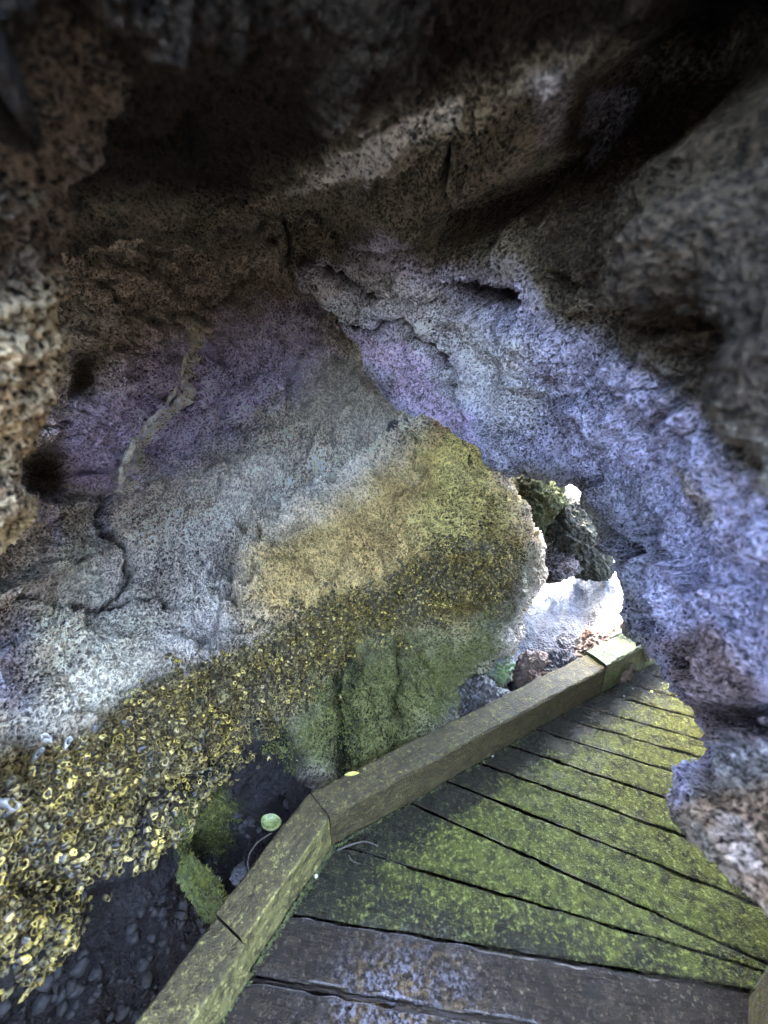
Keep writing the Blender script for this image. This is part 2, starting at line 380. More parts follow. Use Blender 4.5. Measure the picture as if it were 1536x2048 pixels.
WALL_P, WALL_N, WALL_U, WALL_V = W.reshape(-1, 3), N.reshape(-1, 3), U.ravel(), V.ravel()

# ------------------------------------------------------------ CAVE ROOF and right-hand arch
edge = [(-150,420,1.3),(0,470,1.35),(180,500,1.7),(380,470,1.95),(545,495,2.0),(640,600,2.05),(720,690,2.05),(800,800,2.1),(870,832,2.05),(935,885,1.95),(1010,940,1.85),(1110,966,1.8),(1172,990,1.75),(1205,1085,1.7),(1228,1150,1.65),(1258,1245,1.6),(1300,1283,1.55),(1335,1320,1.5),(1368,1400,1.4),(1388,1480,1.35),(1383,1530,1.3),(1354,1600,1.25),(1400,1690,1.15),(1455,1735,1.1),(1536,1790,1.0),(1700,1900,.9)]
mid = [(-150,330,1.1),(0,350,1.15),(170,400,1.4),(380,380,1.6),(560,400,1.75),(720,480,1.75),(830,560,1.7),(900,650,1.7),(960,720,1.65),(1030,780,1.6),(1090,830,1.55),(1170,880,1.45),(1240,920,1.4),(1290,1030,1.35),(1320,1110,1.3),(1350,1200,1.25),(1380,1250,1.22),(1410,1300,1.2),(1440,1380,1.15),(1460,1440,1.1),(1470,1500,1.1),(1461,1570,1.05),(1490,1640,1.0),(1530,1690,.95),(1600,1740,.9),(1750,1850,.85)]
out = [(-150,200,.85),(0,230,.9),(170,270,1.05),(380,300,1.25),(600,330,1.45),(780,300,1.35),(900,400,1.45),(1000,480,1.35),(1060,540,1.3),(1140,620,1.2),(1230,690,1.1),(1330,770,1.0),(1420,850,.95),(1480,930,.92),(1520,1000,.9),(1560,1080,.88),(1570,1150,.86),(1580,1220,.85),(1590,1300,.84),(1600,1370,.83),(1610,1440,.83),(1620,1510,.82),(1640,1580,.82),(1670,1640,.8),(1720,1700,.8),(1850,1800,.8)]
out2 = [(-150,50,.75),(0,60,.75),(170,100,.8),(380,120,.85),(600,100,.95),(800,150,1.1),(1000,200,1.15),(1100,250,1.1),(1200,330,1.05),(1300,400,.9),(1400,480,.8),(1490,560,.75),(1560,650,.72),(1610,750,.7),(1660,850,.7),(1700,950,.7),(1720,1050,.7),(1730,1130,.7),(1740,1200,.7),(1750,1280,.7),(1760,1350,.7),(1770,1430,.7),(1790,1500,.7),(1810,1570,.7),(1850,1640,.7),(1950,1750,.7)]
out3 = [(-200,-150,.62),(0,-150,.62),(170,-130,.65),(380,-130,.7),(600,-150,.75),(800,-130,.85),(1020,-80,.9),(1180,0,.9),(1330,100,.85),(1460,200,.78),(1560,300,.7),(1640,400,.65),(1700,520,.62),(1760,650,.6),(1800,780,.6),(1830,900,.6),(1850,1000,.6),(1860,1090,.6),(1870,1170,.6),(1880,1250,.6),(1890,1330,.6),(1900,1400,.6),(1920,1480,.6),(1940,1560,.6),(1980,1640,.6),(2100,1750,.6)]
e = np.array(edge, float); m_ = np.array(mid, float)
dv = m_[:, :2] - e[:, :2]; dv /= np.linalg.norm(dv, axis=1, keepdims=True)
back2 = np.c_[e[:, :2] + dv * 150, e[:, 2] + .75 - .35 * (sstep(np.arange(26), 7, 10) * (1 - sstep(np.arange(26), 17, 20)))]; back1 = np.c_[e[:, :2] + dv * 14, e[:, 2] + .14]
near = np.c_[e[:, :2] + dv * 26, e[:, 2] - .05]
TT = np.array([back2, back1, e, near, m_, np.array(out), np.array(out2), np.array(out3)], float); TT[:, 0, 0] -= 350
ang = np.linspace(0, 1, 26)
o4 = [[(-1.3 + 2.2 * a / .5, (.1 if a > .05 else .0), 1.92 + .12 * math.sin(a / .5 * 3.1)) if a < .5 else (.9 + .5 * (a - .5), -.1, 1.95 - 3.6 * (a - .5)) for a in ang]]  # unseen roof lip, shaped to set the slot of sky light
o5 = [[(-1.5 + 3.0 * a / .5, .5, 2.6) if a < .5 else (1.5, -.4, 2.6 - 5.6 * (a - .5)) for a in ang]]
o6 = [[(-3.5 + 7.5 * a / .5, 1.3, 8.) if a < .5 else (4.0 + (a - .5), 1.3 - 4 * (a - .5), 8. - 5.0 * (a - .5)) for a in ang]]      # unseen cliff added above the cave to block the sun
b0 = at(back2[:, 0], back2[:, 1], back2[:, 2] + .35); dn_ = sstep(np.arange(26), 12, 17)[:, None]
b0[:, 2] += .5
b0 = b0 * (1 - dn_) + dn_ * np.c_[b0[:, 0] + .2, b0[:, 1] + .1, np.full(26, -.2)]  # unseen right flank carried down to the ground to block the sun
W = loft(TT, 860, 1300, after=np.array(o4 + o5 + o6), before_row=b0[None]); rowf = np.arange(860)[:, None] / 860 * 11; inner = sstep(rowf, 3.1, 4.2)
N = face_cam(W, normals(W)); 
U, V = to_uv(W)
jn = joints(W, 3.4, 621, .03); disp = .045 * fbm(W, 3, 4, 103) + .022 * fbm(W, 12, 4, 111) + (.055 * ledges(W, (.5, .3, .8), 5., 601) - .025 * jn) * inner
Uw, Vw = warp(U, V, W, 12); crk = np.maximum(.6 * jn, .4 * LED_SHADE[1]) * inner
rowf = np.arange(860)[:, None] / 860 * 11
far = sstep(rowf, 2.2, 2.8) * (1 - sstep(rowf, 7.9, 8.5)) * np.ones(U.shape)
# ledge of the overhang
d, s, pr = seg_dist(Uw, Vw, [(-300,480),(100,440),(330,400),(520,365),(600,330),(740,255),(905,165),(1060,110),(1230,45),(1400,-90)])
lo = sstep(-s * d, -8, 8)
amp = .015 + .05 * sstep(U, 450, 650) * (1 - sstep(U, 1150, 1500))
disp += amp * lo * far
# dark recess
d, s, pr = seg_dist(Uw, Vw, [(860,500),(980,440),(1080,380),(1200,260),(1330,180),(1480,90),(1650,-60)])
disp -= .26 * np.exp(-(d / (30 + 70 * pr))**2) * far
for pts, wd, dp in [
    ([(905,205),(900,260),(893,340),(905,440)], 6, .04), ([(830,280),(825,330),(800,360)], 5, .03), ([(885,340),(905,440)], 5, .03),
    ([(890,592),(950,603),(1000,620)], 17, .10), ([(905,596),(985,612)], 22, .12), ([(1000,610),(1030,635),(1025,670)], 7, .06),
    ([(790,655),(850,695),(888,750),(893,790)], 7, .04), ([(640,640),(700,655),(790,660)], 5, .02),
    ([(1327,1050),(1322,1100),(1305,1180),(1298,1240)], 9, .06), ([(1290,1050),(1275,1160)], 8, .03),
    ([(1345,1310),(1400,1330),(1440,1345)], 8, .05), ([(1410,1430),(1460,1425),(1520,1420)], 12, .08), ([(1450,1445),(1500,1460)], 16, .09),
    ([(540,470),(560,500)], 18, .12), ([(610,520),(660,560),(740,600)], 9, .04)]:
    d, s, pr = seg_dist(Uw, Vw, pts); disp += crack(d, wd, dp * 2.1); crk = np.maximum(crk, np.exp(-(d / wd)**2))
# ribs on the right-hand wall
rib = np.exp(-((V - 1500) / 90)**2 - ((U - 1490) / 70)**2)
disp += .012 * rib * np.sin((V - .5 * U) / 7.5)
rib = np.exp(-((U - 1270) / 60)**2) * sstep(V, 950, 1050) * (1 - sstep(V, 1200, 1260))
disp += .012 * rib * np.sin(U / 7)
for (x, y, rx, ry, dp) in [(1230,230,40,70,.05),(1110,220,40,60,-.05),(1150,420,50,40,-.05),(1300,560,70,50,.05),(1400,700,60,60,-.05),(1180,520,60,40,.04),(1450,450,80,60,.06)]:
    disp += dp * np.exp(-((Uw - x) / rx)**2 - ((Vw - y) / ry)**2)
W = W + N * disp[..., None]
ch, crest = crust_relief(W, 66, 9, .013); smooth = sstep(fbm(W, 2.6, 3, 404), -.5, .5); ch = ch * (.5 + .5 * smooth); W = W + N * (ch + .004 * fbm(W, 60, 2, 78))[..., None]
U, V = to_uv(W)
tint = stain_and_shading((.17,.15,.125), U, V, W, [
    ([(-2000,-1500),(1800,-1500),(1750,-100),(1650,60),(1240,80),(900,190),(600,340),(500,420),(-400,350)], (.011,.008,.007), 60, .96),  # ceiling shade painted as near-black stone
    ([(1050,500),(1150,150),(1750,150),(1800,1000),(1480,900),(1280,700)], (.036,.026,.018), 60, .95),  # near right rock darkened in colour, painting its shade
    ([(480,430),(600,350),(900,200),(1100,160),(1150,330),(960,450),(820,490),(620,440)], (.22,.20,.165), 30, .9),
    ([(560,392),(600,355),(740,280),(915,198),(918,262),(830,290),(760,345),(730,372),(690,350),(610,385)], (.60,.60,.62), 9, .85),
    ([(1060,150),(1150,130),(1130,290),(1070,270)], (.3,.28,.33), 14, .7), ([(1190,180),(1290,180),(1210,330),(1175,300)], (.3,.3,.38), 12, .7),
    ([(600,550),(760,490),(900,540),(1040,560),(1110,650),(1260,720),(1380,830),(1470,960),(1700,1060),(1700,1500),(1440,1500),(1360,1620),(1300,1300),(1180,960),(900,900),(780,830),(700,700)], PURP, 34, .95),
    ([(600,560),(760,500),(900,620),(1050,700),(1090,820),(1010,900),(900,800),(880,730),(790,650),(640,640)], LILAC, 40, .8),
    ([(700,670),(790,665),(870,730),(890,800),(960,870),(940,890),(820,830),(770,760)], (.66,.54,.82), 14, .8),
    ([(1180,960),(1260,950),(1320,1050),(1300,1280),(1250,1250)], (.24,.24,.30), 30, .8),
    ([(1300,1290),(1420,1260),(1540,1370),(1540,1470),(1400,1480),(1360,1400)], (.22,.15,.13), 26, .85),
    ([(1420,1460),(1700,1440),(1700,1560),(1400,1560)], (.30,.29,.30), 30, .8),
    ([(1360,1620),(1440,1600),(1700,1520),(1900,1700),(1600,1880),(1450,1740)], (.27,.185,.125), 26, .85),
    ([(1440,1640),(1500,1650),(1540,1760),(1490,1760),(1420,1690)], (.45,.38,.34), 10, .8),
    ([(1340,940),(1380,960),(1440,1040),(1400,1060)], (.26,.2,.12), 12, .7),
])
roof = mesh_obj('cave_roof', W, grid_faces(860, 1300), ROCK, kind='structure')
tint = tint * (1 - .96 * crk[..., None])  # painted darkening in roof cracks and under ledges
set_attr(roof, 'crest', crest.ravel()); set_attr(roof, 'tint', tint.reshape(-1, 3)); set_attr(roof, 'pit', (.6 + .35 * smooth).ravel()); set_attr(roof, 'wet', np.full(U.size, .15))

# ------------------------------------------------------------ unseen wall added behind the viewer to shape the sky light, open above
a_ = np.linspace(-.1, 1.1, 9)
rows = [[(-2.1 + 4.2 * a * 1.0, -.35 - 1.9 * math.sin(max(0, min(1, a)) * math.pi)**.7 - .06 * k, z * .82 * (1 + .5 * float(sstep(a, .5, .85))) if z > 0 else z) for a in a_] for k, z in enumerate([-.8, -.2, .4, 1.0, 1.6, 2.2])]
W = np.array(rows); W = crom(W, 160); W = np.swapaxes(crom(np.swapaxes(W, 0, 1), 240), 0, 1)
W = W + face_cam(W, normals(W)) * (.12 * fbm(W, 1.6, 4, 303))[..., None]
back_blocker = mesh_obj('cave_wall', W, grid_faces(160, 240), ROCK, kind='structure')
set_attr(back_blocker, 'crest', np.full(W.size // 3, .6)); set_attr(back_blocker, 'tint', np.tile((.07, .065, .06), (W.size // 3, 1))); set_attr(back_blocker, 'pit', np.full(W.size // 3, .8)); set_attr(back_blocker, 'wet', np.full(W.size // 3, .1))

# ------------------------------------------------------------ near boulder on the left
eb = [(420,-160,.78),(330,20,.8),(250,180,.83),(195,330,.86),(170,430,.86),(135,560,.86),(138,640,.86),(152,740,.87),(146,820,.88),(110,885,.9),(56,930,.92),(60,990,.93),(82,1018,.94),(30,1050,.95),(-60,1100,.96),(-180,1200,1.0)]
e = np.array(eb, float); e[:, 0] -= 40
L = [np.c_[e[:, 0] - 70, e[:, 1], e[:, 2] + .55], np.c_[e[:, 0] - 10, e[:, 1], e[:, 2] + .1], e, np.c_[e[:, 0] - 24, e[:, 1] - 4, e[:, 2] - .05],
     np.c_[e[:, 0] * .6 - 70, 60 + (e[:, 1] - 60) * .94, e[:, 2] - .12], np.c_[e[:, 0] * .5 - 190, 60 + (e[:, 1] - 60) * .92, e[:, 2] - .16], np.c_[e[:, 0] * .3 - 420, 60 + (e[:, 1] - 60) * .92, e[:, 2] - .1]]
W = loft(np.array(L), 320, 520); N = face_cam(W, normals(W)); U, V = to_uv(W)
W = W + N * (.03 * fbm(W, 5, 4, 203) + .012 * fbm(W, 16, 3, 205))[..., None]
ch, crest = crust_relief(W, 60, 15, .012); W = W + N * ch[..., None]
tint = stain_and_shading((.30,.235,.15), U, V, W, [([(-800,-500),(600,-500),(200,560),(-800,600)], (.075,.062,.055), 70, .95), ([(-500,1000),(0,1010),(80,1010),(90,1100),(-500,1400)], (.36,.33,.2), 20, .7)])
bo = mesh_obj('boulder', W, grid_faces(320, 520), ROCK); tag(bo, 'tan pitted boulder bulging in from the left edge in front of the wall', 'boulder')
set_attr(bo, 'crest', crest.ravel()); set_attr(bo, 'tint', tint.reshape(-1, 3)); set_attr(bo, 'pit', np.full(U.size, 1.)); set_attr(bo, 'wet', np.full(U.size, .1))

# ------------------------------------------------------------ rocks beyond the arch
LUMPS = {}
def lump(name, cx, cy, r, rx, ry, rz, mat, seed, label, rot=0, tilt=0, amp=.22, f=2.2, n=130, facets=.0, zoff=0, attrs=None):
    """rounded or angular rock: displaced sphere in metres centred on a point of the place"""
    th = np.linspace(0, math.pi, n)[:, None]; ph = np.linspace(0, 2 * math.pi, 2 * n, endpoint=False)[None]
    S = np.stack([np.sin(th) * np.cos(ph), np.sin(th) * np.sin(ph), np.cos(th) * np.ones_like(ph)], -1)
    d = 1 + amp * fbm(S + seed * 3.1, f * .5, 4, seed) + .05 * fbm(S + seed, 8, 3, seed + 1)
    if facets:
        w1, w2 = worley(S * 1.6 + seed, seed); d += facets * (w2 - w1 - .3)
    P = S * d[..., None] * np.array([rx, ry, rz])
    ct, st = math.cos(R(tilt)), math.sin(R(tilt)); P = np.stack([P[..., 0] * ct + P[..., 2] * st, P[..., 1], -P[..., 0] * st + P[..., 2] * ct], -1)
    cr_, sr = math.cos(R(rot)), math.sin(R(rot)); P = np.stack([P[..., 0] * cr_ - P[..., 1] * sr, P[..., 0] * sr + P[..., 1] * cr_, P[..., 2]], -1)
    ctr = at(cx, cy, r); ctr[2] += zoff; LUMPS[seed] = (P.reshape(-1, 3) + ctr, S.reshape(-1, 3))
    Nn = S; ch, crest = crust_relief(P, 34 if rx > .08 else 70, seed, min(.016, .2 * min(rx, ry, rz))); P = P + Nn * ch[..., None]
    o = mesh_obj(name, P, grid_faces(n, 2 * n, True), mat); o.location = ctr
    if attrs:
        set_attr(o, 'crest', crest.ravel()); set_attr(o, 'tint', np.tile(attrs, (P.size // 3, 1))); set_attr(o, 'pit', np.full(P.size // 3, 1.)); set_attr(o, 'wet', np.full(P.size // 3, .1))
    return tag(o, label, 'rock')
lump('rock', 1055, 1005, 2.75, .20, .2, .20, ROCK, 5, 'mossy olive boulder wedged under the arch beside the leaning wall', tilt=30, attrs=(.022,.026,.008), facets=.12, amp=.12)
lump('rock', 1148, 1075, 3.0, .16, .22, .36, ROCK, 8, 'grey green boulder below the bright opening', tilt=-40, attrs=(.022,.024,.020), facets=.08, amp=.1)
lump('rock', 1105, 1125, 2.9, .20, .15, .10, ROCK, 12, 'low grey rock with splits at the top of the white slope', tilt=-25, attrs=(.06,.055,.06), facets=.1)
BRK = simple_rock('brown_wet_rock', (.10,.06,.04), (.2,.14,.1), .45, 9, .02)
GRK = simple_rock('mossy_rock', (.07,.065,.055), (.16,.15,.12), .5, 12, .02, moss=(.14,.2,.06))
DRK = simple_rock('dark_smooth_rock', (.035,.03,.025), (.07,.06,.05), .35, 7, .01)
WRK = simple_rock('pale_bleached_rock', (.03,.03,.035), (.13,.133,.145), .8, 22, .05)
lump('rock', 955, 1395, 2.05, .10, .12, .085, DRK, 21, 'smooth dark rock at the foot of the green wall')
lump('rock', 985, 1330, 2.2, .09, .1, .09, GRK, 22, 'mossy knobbly rock on top of the dark one', facets=.25)
lump('rock', 1000, 1400, 2.1, .09, .05, .05, GRK, 23, 'small white and green rock touching the kerb', tilt=25, facets=.2)
lump('rock', 1070, 1350, 2.35, .11, .1, .11, BRK, 24, 'brown hollow rock behind the kerb', facets=.25)
lump('rock', 1130, 1345, 2.35, .11, .1, .08, WRK, 25, 'white frosted rock behind the kerb', tilt=15)
lump('rock', 1150, 1300, 2.5, .10, .1, .06, WRK, 26, 'split pale rock above the white one', tilt=25, facets=.3)
lump('rock', 1200, 1310, 2.45, .12, .12, .12, BRK, 27, 'rounded brown rock just behind the mossy end of the kerb', facets=.1)
lump('rock', 1262, 1285, 2.5, .09, .1, .10, BRK, 28, 'dark brown rock under the pale twigs', facets=.2)
lump('rock', 808, 862, 2.16, .075, .06, .055, ROCK, 41, 'dark rounded knob of rock beside the peak of the leaning wedge', attrs=(.13,.12,.13), amp=.12)
# white slope climbing away from the kerb
rows = [[(960,1420,2.3),(1050,1400,2.4),(1150,1370,2.5),(1250,1340,2.6),(1400,1310,2.7),(1600,1300,3)],
        [(960,1330,2.4),(1050,1330,2.5),(1150,1310,2.6),(1250,1290,2.65),(1400,1260,2.8),(1600,1250,3.2)],
        [(960,1240,2.7),(1040,1235,2.8),(1140,1225,2.9),(1240,1215,2.9),(1400,1200,3.1),(1600,1150,3.5)],
        [(960,1150,3.2),(1040,1150,3.3),(1130,1145,3.4),(1220,1135,3.4),(1380,1100,3.5),(1600,1050,3.9)],
        [(960,1080,3.9),(1040,1060,4.0),(1130,1050,4.0),(1220,1040,4.0),(1380,1000,4.2),(1600,950,4.5)],
        [(900,960,4.3),(1030,950,4.4),(1130,940,4.4),(1220,930,4.4),(1380,900,4.6),(1600,850,5)],
        [(900,860,4.8),(1030,850,4.9),(1130,840,4.9),(1220,830,4.9),(1380,800,5),(1600,750,5.4)]]
W = loft(np.array(rows, float), 400, 400); N = face_cam(W, normals(W))
lay = fbm(np.stack([W[..., 0] * .6, W[..., 1] * .6, W[..., 2] * 6 + W[..., 0] * .8], -1), 3, 4, 61, ridge=True)
W = W + N * (.03 * fbm(W, 3, 4, 60) + .022 * lay + .008 * fbm(W, 14, 4, 62))[..., None]
sl = mesh_obj('terrain', W, grid_faces(400, 400), WRK, kind='structure')
# ground sheet
gx = np.linspace(-1, 1, 121); gx = np.sign(gx) * np.abs(gx)**3 * 600
GX, GY = np.meshgrid(gx, gx); GZ = -.75 + .15 * fbm(np.stack([GX, GY, GX * 0], -1), .4, 3, 70) - 0 * GX
gm = simple_rock('shore_ground', (.12,.11,.1), (.25,.23,.2), .9, 2, .05)
mesh_obj('ground', np.stack([GX, GY, GZ], -1), grid_faces(121, 121), gm, kind='structure')

# ------------------------------------------------------------ BOARDWALK
def wood(name, base, algae, alg_lo, alg_hi, rough, spark=1.0, grain=.004, use_attr=False, spec=.3):
    m, t, p = new_mat(name); g = nd(t, 'ShaderNodeTexCoord').outputs['Object']
    geo = nd(t, 'ShaderNodeNewGeometry').outputs['Position']
    mp = nd(t, 'ShaderNodeMapping'); mp.inputs['Scale'].default_value = (2.5, 55, 55); t.links.new(g, mp.inputs[0])
    gr = noise_n(t, mp.outputs[0], 3, 8, .7, .3)
    n1 = noise_n(t, geo, 6, 8, .7, .5); n2 = noise_n(t, geo, 75, 5, .75); n3 = vor_n(t, geo, 230, 'SMOOTH_F1', .15)
    c = mixc(t, ramp(t, gr, [(.40, .85), (.52, 0.)]), tuple(x * 1.35 for x in base), tuple(x * .25 for x in base))
    am = math_n(t, 'ADD', math_n(t, 'MULTIPLY', n1, .5), math_n(t, 'MULTIPLY', n2, .5))
    if use_attr: am = math_n(t, 'ADD', am, math_n(t, 'MULTIPLY', math_n(t, 'SUBTRACT', nd(t, 'ShaderNodeAttribute', attribute_name='algae').outputs['Fac'], .5), .34))  # algae attribute also carries painted plank-end shade and kerb-face light
    af = ramp(t, am, [(alg_lo, 0.), (alg_hi, 1.)])
    c = mixc(t, af, c, algae)
    c = mixc(t, ramp(t, noise_n(t, geo, 26, 6, .75, .4), [(.42, .8), (.56, 0.)]), c, tuple(x * .45 for x in base))
    c = mixc(t, ramp(t, n3, [(.18, .75), (.42, 0.)]), c, tuple(x * .22 for x in base))
    c = mixc(t, math_n(t, 'MULTIPLY', ramp(t, n2, [(.54, 0.), (.68, .8)]), math_n(t, 'MULTIPLY_ADD', af, .8, .2)), c, tuple(min(1, x * 3.2) for x in algae))
    if use_attr:          # painted wet glare: pale sheen and amber flecks put into the board colour
        wr = nd(t, 'ShaderNodeAttribute', attribute_name='glare_paint').outputs['Fac']
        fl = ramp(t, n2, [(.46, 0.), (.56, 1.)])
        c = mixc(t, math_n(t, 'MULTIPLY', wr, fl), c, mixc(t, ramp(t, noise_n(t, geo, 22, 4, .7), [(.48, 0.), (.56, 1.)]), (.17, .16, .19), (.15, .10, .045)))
    t.links.new(c, p.inputs['Base Color'])
    p.inputs['Specular IOR Level'].default_value = spec
    t.links.new(ramp(t, n2, [(.35, rough * .4), (.7, min(1, rough * 1.7))]), p.inputs['Roughness'])
    h = math_n(t, 'ADD', math_n(t, 'MULTIPLY', gr, 1.3), math_n(t, 'ADD', math_n(t, 'MULTIPLY', n2, 1.1 * spark), math_n(t, 'MULTIPLY', n3, 1.0 * spark)))
    b = nd(t, 'ShaderNodeBump', Distance=grain, Strength=1.0); t.links.new(h, b.inputs['Height']); t.links.new(b.outputs[0], p.inputs['Normal'])
    return m
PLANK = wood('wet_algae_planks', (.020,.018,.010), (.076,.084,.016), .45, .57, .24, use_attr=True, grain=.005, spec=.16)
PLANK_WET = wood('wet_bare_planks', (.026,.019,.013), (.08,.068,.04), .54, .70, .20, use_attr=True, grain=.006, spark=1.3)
for m_ in (PLANK, PLANK_WET):
    q = m_.node_tree.nodes['Principled BSDF']; q.inputs['Coat Weight'].default_value = .5 if m_ is PLANK_WET else .05; q.inputs['Coat Roughness'].default_value = .14; q.inputs['Coat IOR'].default_value = 1.33
KERB = wood('kerb_timber', (.052,.040,.014), (.14,.125,.04), .42, .64, .7, .8, use_attr=True)
KERB_G = wood('kerb_timber_mossy', (.035,.03,.012), (.08,.115,.03), .40, .56, .5, .8)

bw = thing('boardwalk', 'wet timber boardwalk with algae green planks and a raised kerb bending right', 'boardwalk', (0, 0, 0))
gaps = [((.10,.375),(-.1,.40)), ((-.337,.537),(.284,.458)), ((-.234,.662),(.879,.519)), ((-.122,.829),(.827,.584)), ((.081,.973),(.96,.574)), ((.226,1.048),(1.081,.677)),
        ((.387,1.106),(1.004,.85)), ((.516,1.181),(1.005,.98)), ((.621,1.263),(1.098,1.071)), ((.749,1.321),(1.178,1.151)), ((.864,1.378),(1.223,1.235)), ((1.005,1.447),(1.21,1.363)),
        ((1.11,1.515),(1.3,1.435)), ((1.23,1.58),(1.42,1.5)), ((1.35,1.65),(1.55,1.56))]
kin = np.array([(-.60,.12),(-.165,.828),(1.40,1.685)])           # inner foot of the kerb, bend in the middle
kB = (kin[1] - kin[0]) / np.linalg.norm(kin[1] - kin[0]); kA = (kin[2] - kin[1]) / np.linalg.norm(kin[2] - kin[1])
def isect(p, d, q, e_):
    A = np.array([[d[0], -e_[0]], [d[1], -e_[1]]]); s = np.linalg.solve(A, np.array(q) - np.array(p)); return np.array(p) + s[0] * np.array(d)
def left_end(p, d, over=.04):
    a = isect(p, d, kin[1], kA); 
    if a[0] < kin[1][0]: a = isect(p, d, kin[1], kB)
    d = d / np.linalg.norm(d); return a - d * over
def plank_mesh(name, A, B, C_, D, z, th, mat, parent, seed, nu=160, nv=28, cup=.002, rnd=.004):
    """A,B far edge left/right, D,C near edge left/right; weathered board with rounded edges"""
    u = np.linspace(0, 1, nu)[:, None]; v = np.linspace(0, 1, nv)[None]
    A, B, C_, D = (np.array(q, float) for q in (A, B, C_, D))
    P = (A * (1 - v)[..., None] + D * v[..., None]) * (1 - u)[..., None] + (B * (1 - v)[..., None] + C_ * v[..., None]) * u[..., None]
    wd = np.linalg.norm(D - A)
    ev = np.minimum(v, 1 - v) * wd; ro = np.clip(1 - ev / .008, 0, 1)**2
    P3 = np.dstack([P, np.zeros(P.shape[:2])])
    edgen = .003 * fbm(P3 + seed, 24, 3, seed)
    z_ = z + cup * ((2 * v - 1)**2) + .0018 * fbm(P3 + seed, 20, 4, seed) - rnd * ro + edgen * (ro > 0) * .8
    nrm = (D - A) / wd
    P3[..., :2] += (edgen * np.sign(v - .5) * ro)[..., None] * nrm
    P3[..., 2] = z_
    top = P3.reshape(-1, 3); bot = top.copy(); bot[:, 2] = z - th
    n = len(top); Fq = grid_faces(nu, nv); idx = np.arange(n).reshape(nu, nv)
    ring = np.concatenate([idx[:, 0], idx[-1, 1:], idx[-2::-1, -1], idx[0, -2:0:-1]])
    r2 = np.roll(ring, -1); side = np.stack([ring, r2, r2 + n, ring + n], -1)
    ctr = np.append((A + B + C_ + D) / 4, z)
    Vv = np.concatenate([top, bot]) - ctr
    d = (B - A); ang = math.atan2(d[1], d[0]); ca, sa = math.cos(-ang), math.sin(-ang)
    Vr = np.c_[Vv[:, 0] * ca - Vv[:, 1] * sa, Vv[:, 0] * sa + Vv[:, 1] * ca, Vv[:, 2]]
    fl = np.concatenate([Fq[:, ::-1], side[:, ::1], (Fq + n)])
    o = mesh_obj(name, Vr, fl, mat, parent); o.location = ctr; o.rotation_euler = (0, 0, ang)
    # algae keeps off the strip along the kerb and the near boards
    X, Y = P[..., 0], P[..., 1]; dk_ = np.maximum((X - kin[1][0]) * kA[1] - (Y - kin[1][1]) * kA[0], 0 * X)
    dk_ = np.minimum(dk_, np.where(X < .1, (X - kin[1][0]) * kB[1] - (Y - kin[1][1]) * kB[0], 9))
    al = sstep(dk_, .0, .22) * (.45 + .55 * sstep(Y + .25 * X, .65, .95)) * (1 - .6 * sstep(dk_, .85, 1.05)); al = al.ravel()  # right-hand ends also darkened, painting the overhanging rock's shade
    set_attr(o, 'algae', np.concatenate([al, al]))
    wn = np.exp(-((X + .04 * fbm(P3, 12, 2, 5) - .03) / .15)**2 - ((Y - .49) / .10)**2).ravel(); set_attr(o, 'glare_paint', np.concatenate([wn, wn]))
    return o
RIGHT = 1.75
G = [(np.array(a), np.array(b)) for a, b in gaps]
G[0] = (np.array((-.42,.405)), np.array((.2,.325)))
G.insert(0, (np.array((-.5,.275)), np.array((.12,.195))))
G.insert(0, (np.array((-.58,.145)), np.array((.04,.065))))
for k in range(len(G) - 1):
    (n0, n1), (f0, f1) = G[k], G[k + 1]
    dn, df = n1 - n0, f1 - f0; dn = dn / np.linalg.norm(dn); df = df / np.linalg.norm(df)
    nA, fA = left_end(n0, dn), left_end(f0, df)
    ext = 1.35 if k < 7 else 1.0
    nB, fB = nA + dn * ext, fA + df * ext
    g = (.0045 if k != 4 else .0014); g = .0075 if k in (2, 3) else g
    pn = np.array([-dn[1], dn[0]]); pf = np.array([-df[1], df[0]])
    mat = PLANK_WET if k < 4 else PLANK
    plank_mesh('plank', fA - pf * g, fB - pf * g, nB + pn * g, nA + pn * g, 0, .035, mat, bw, 40 + k)
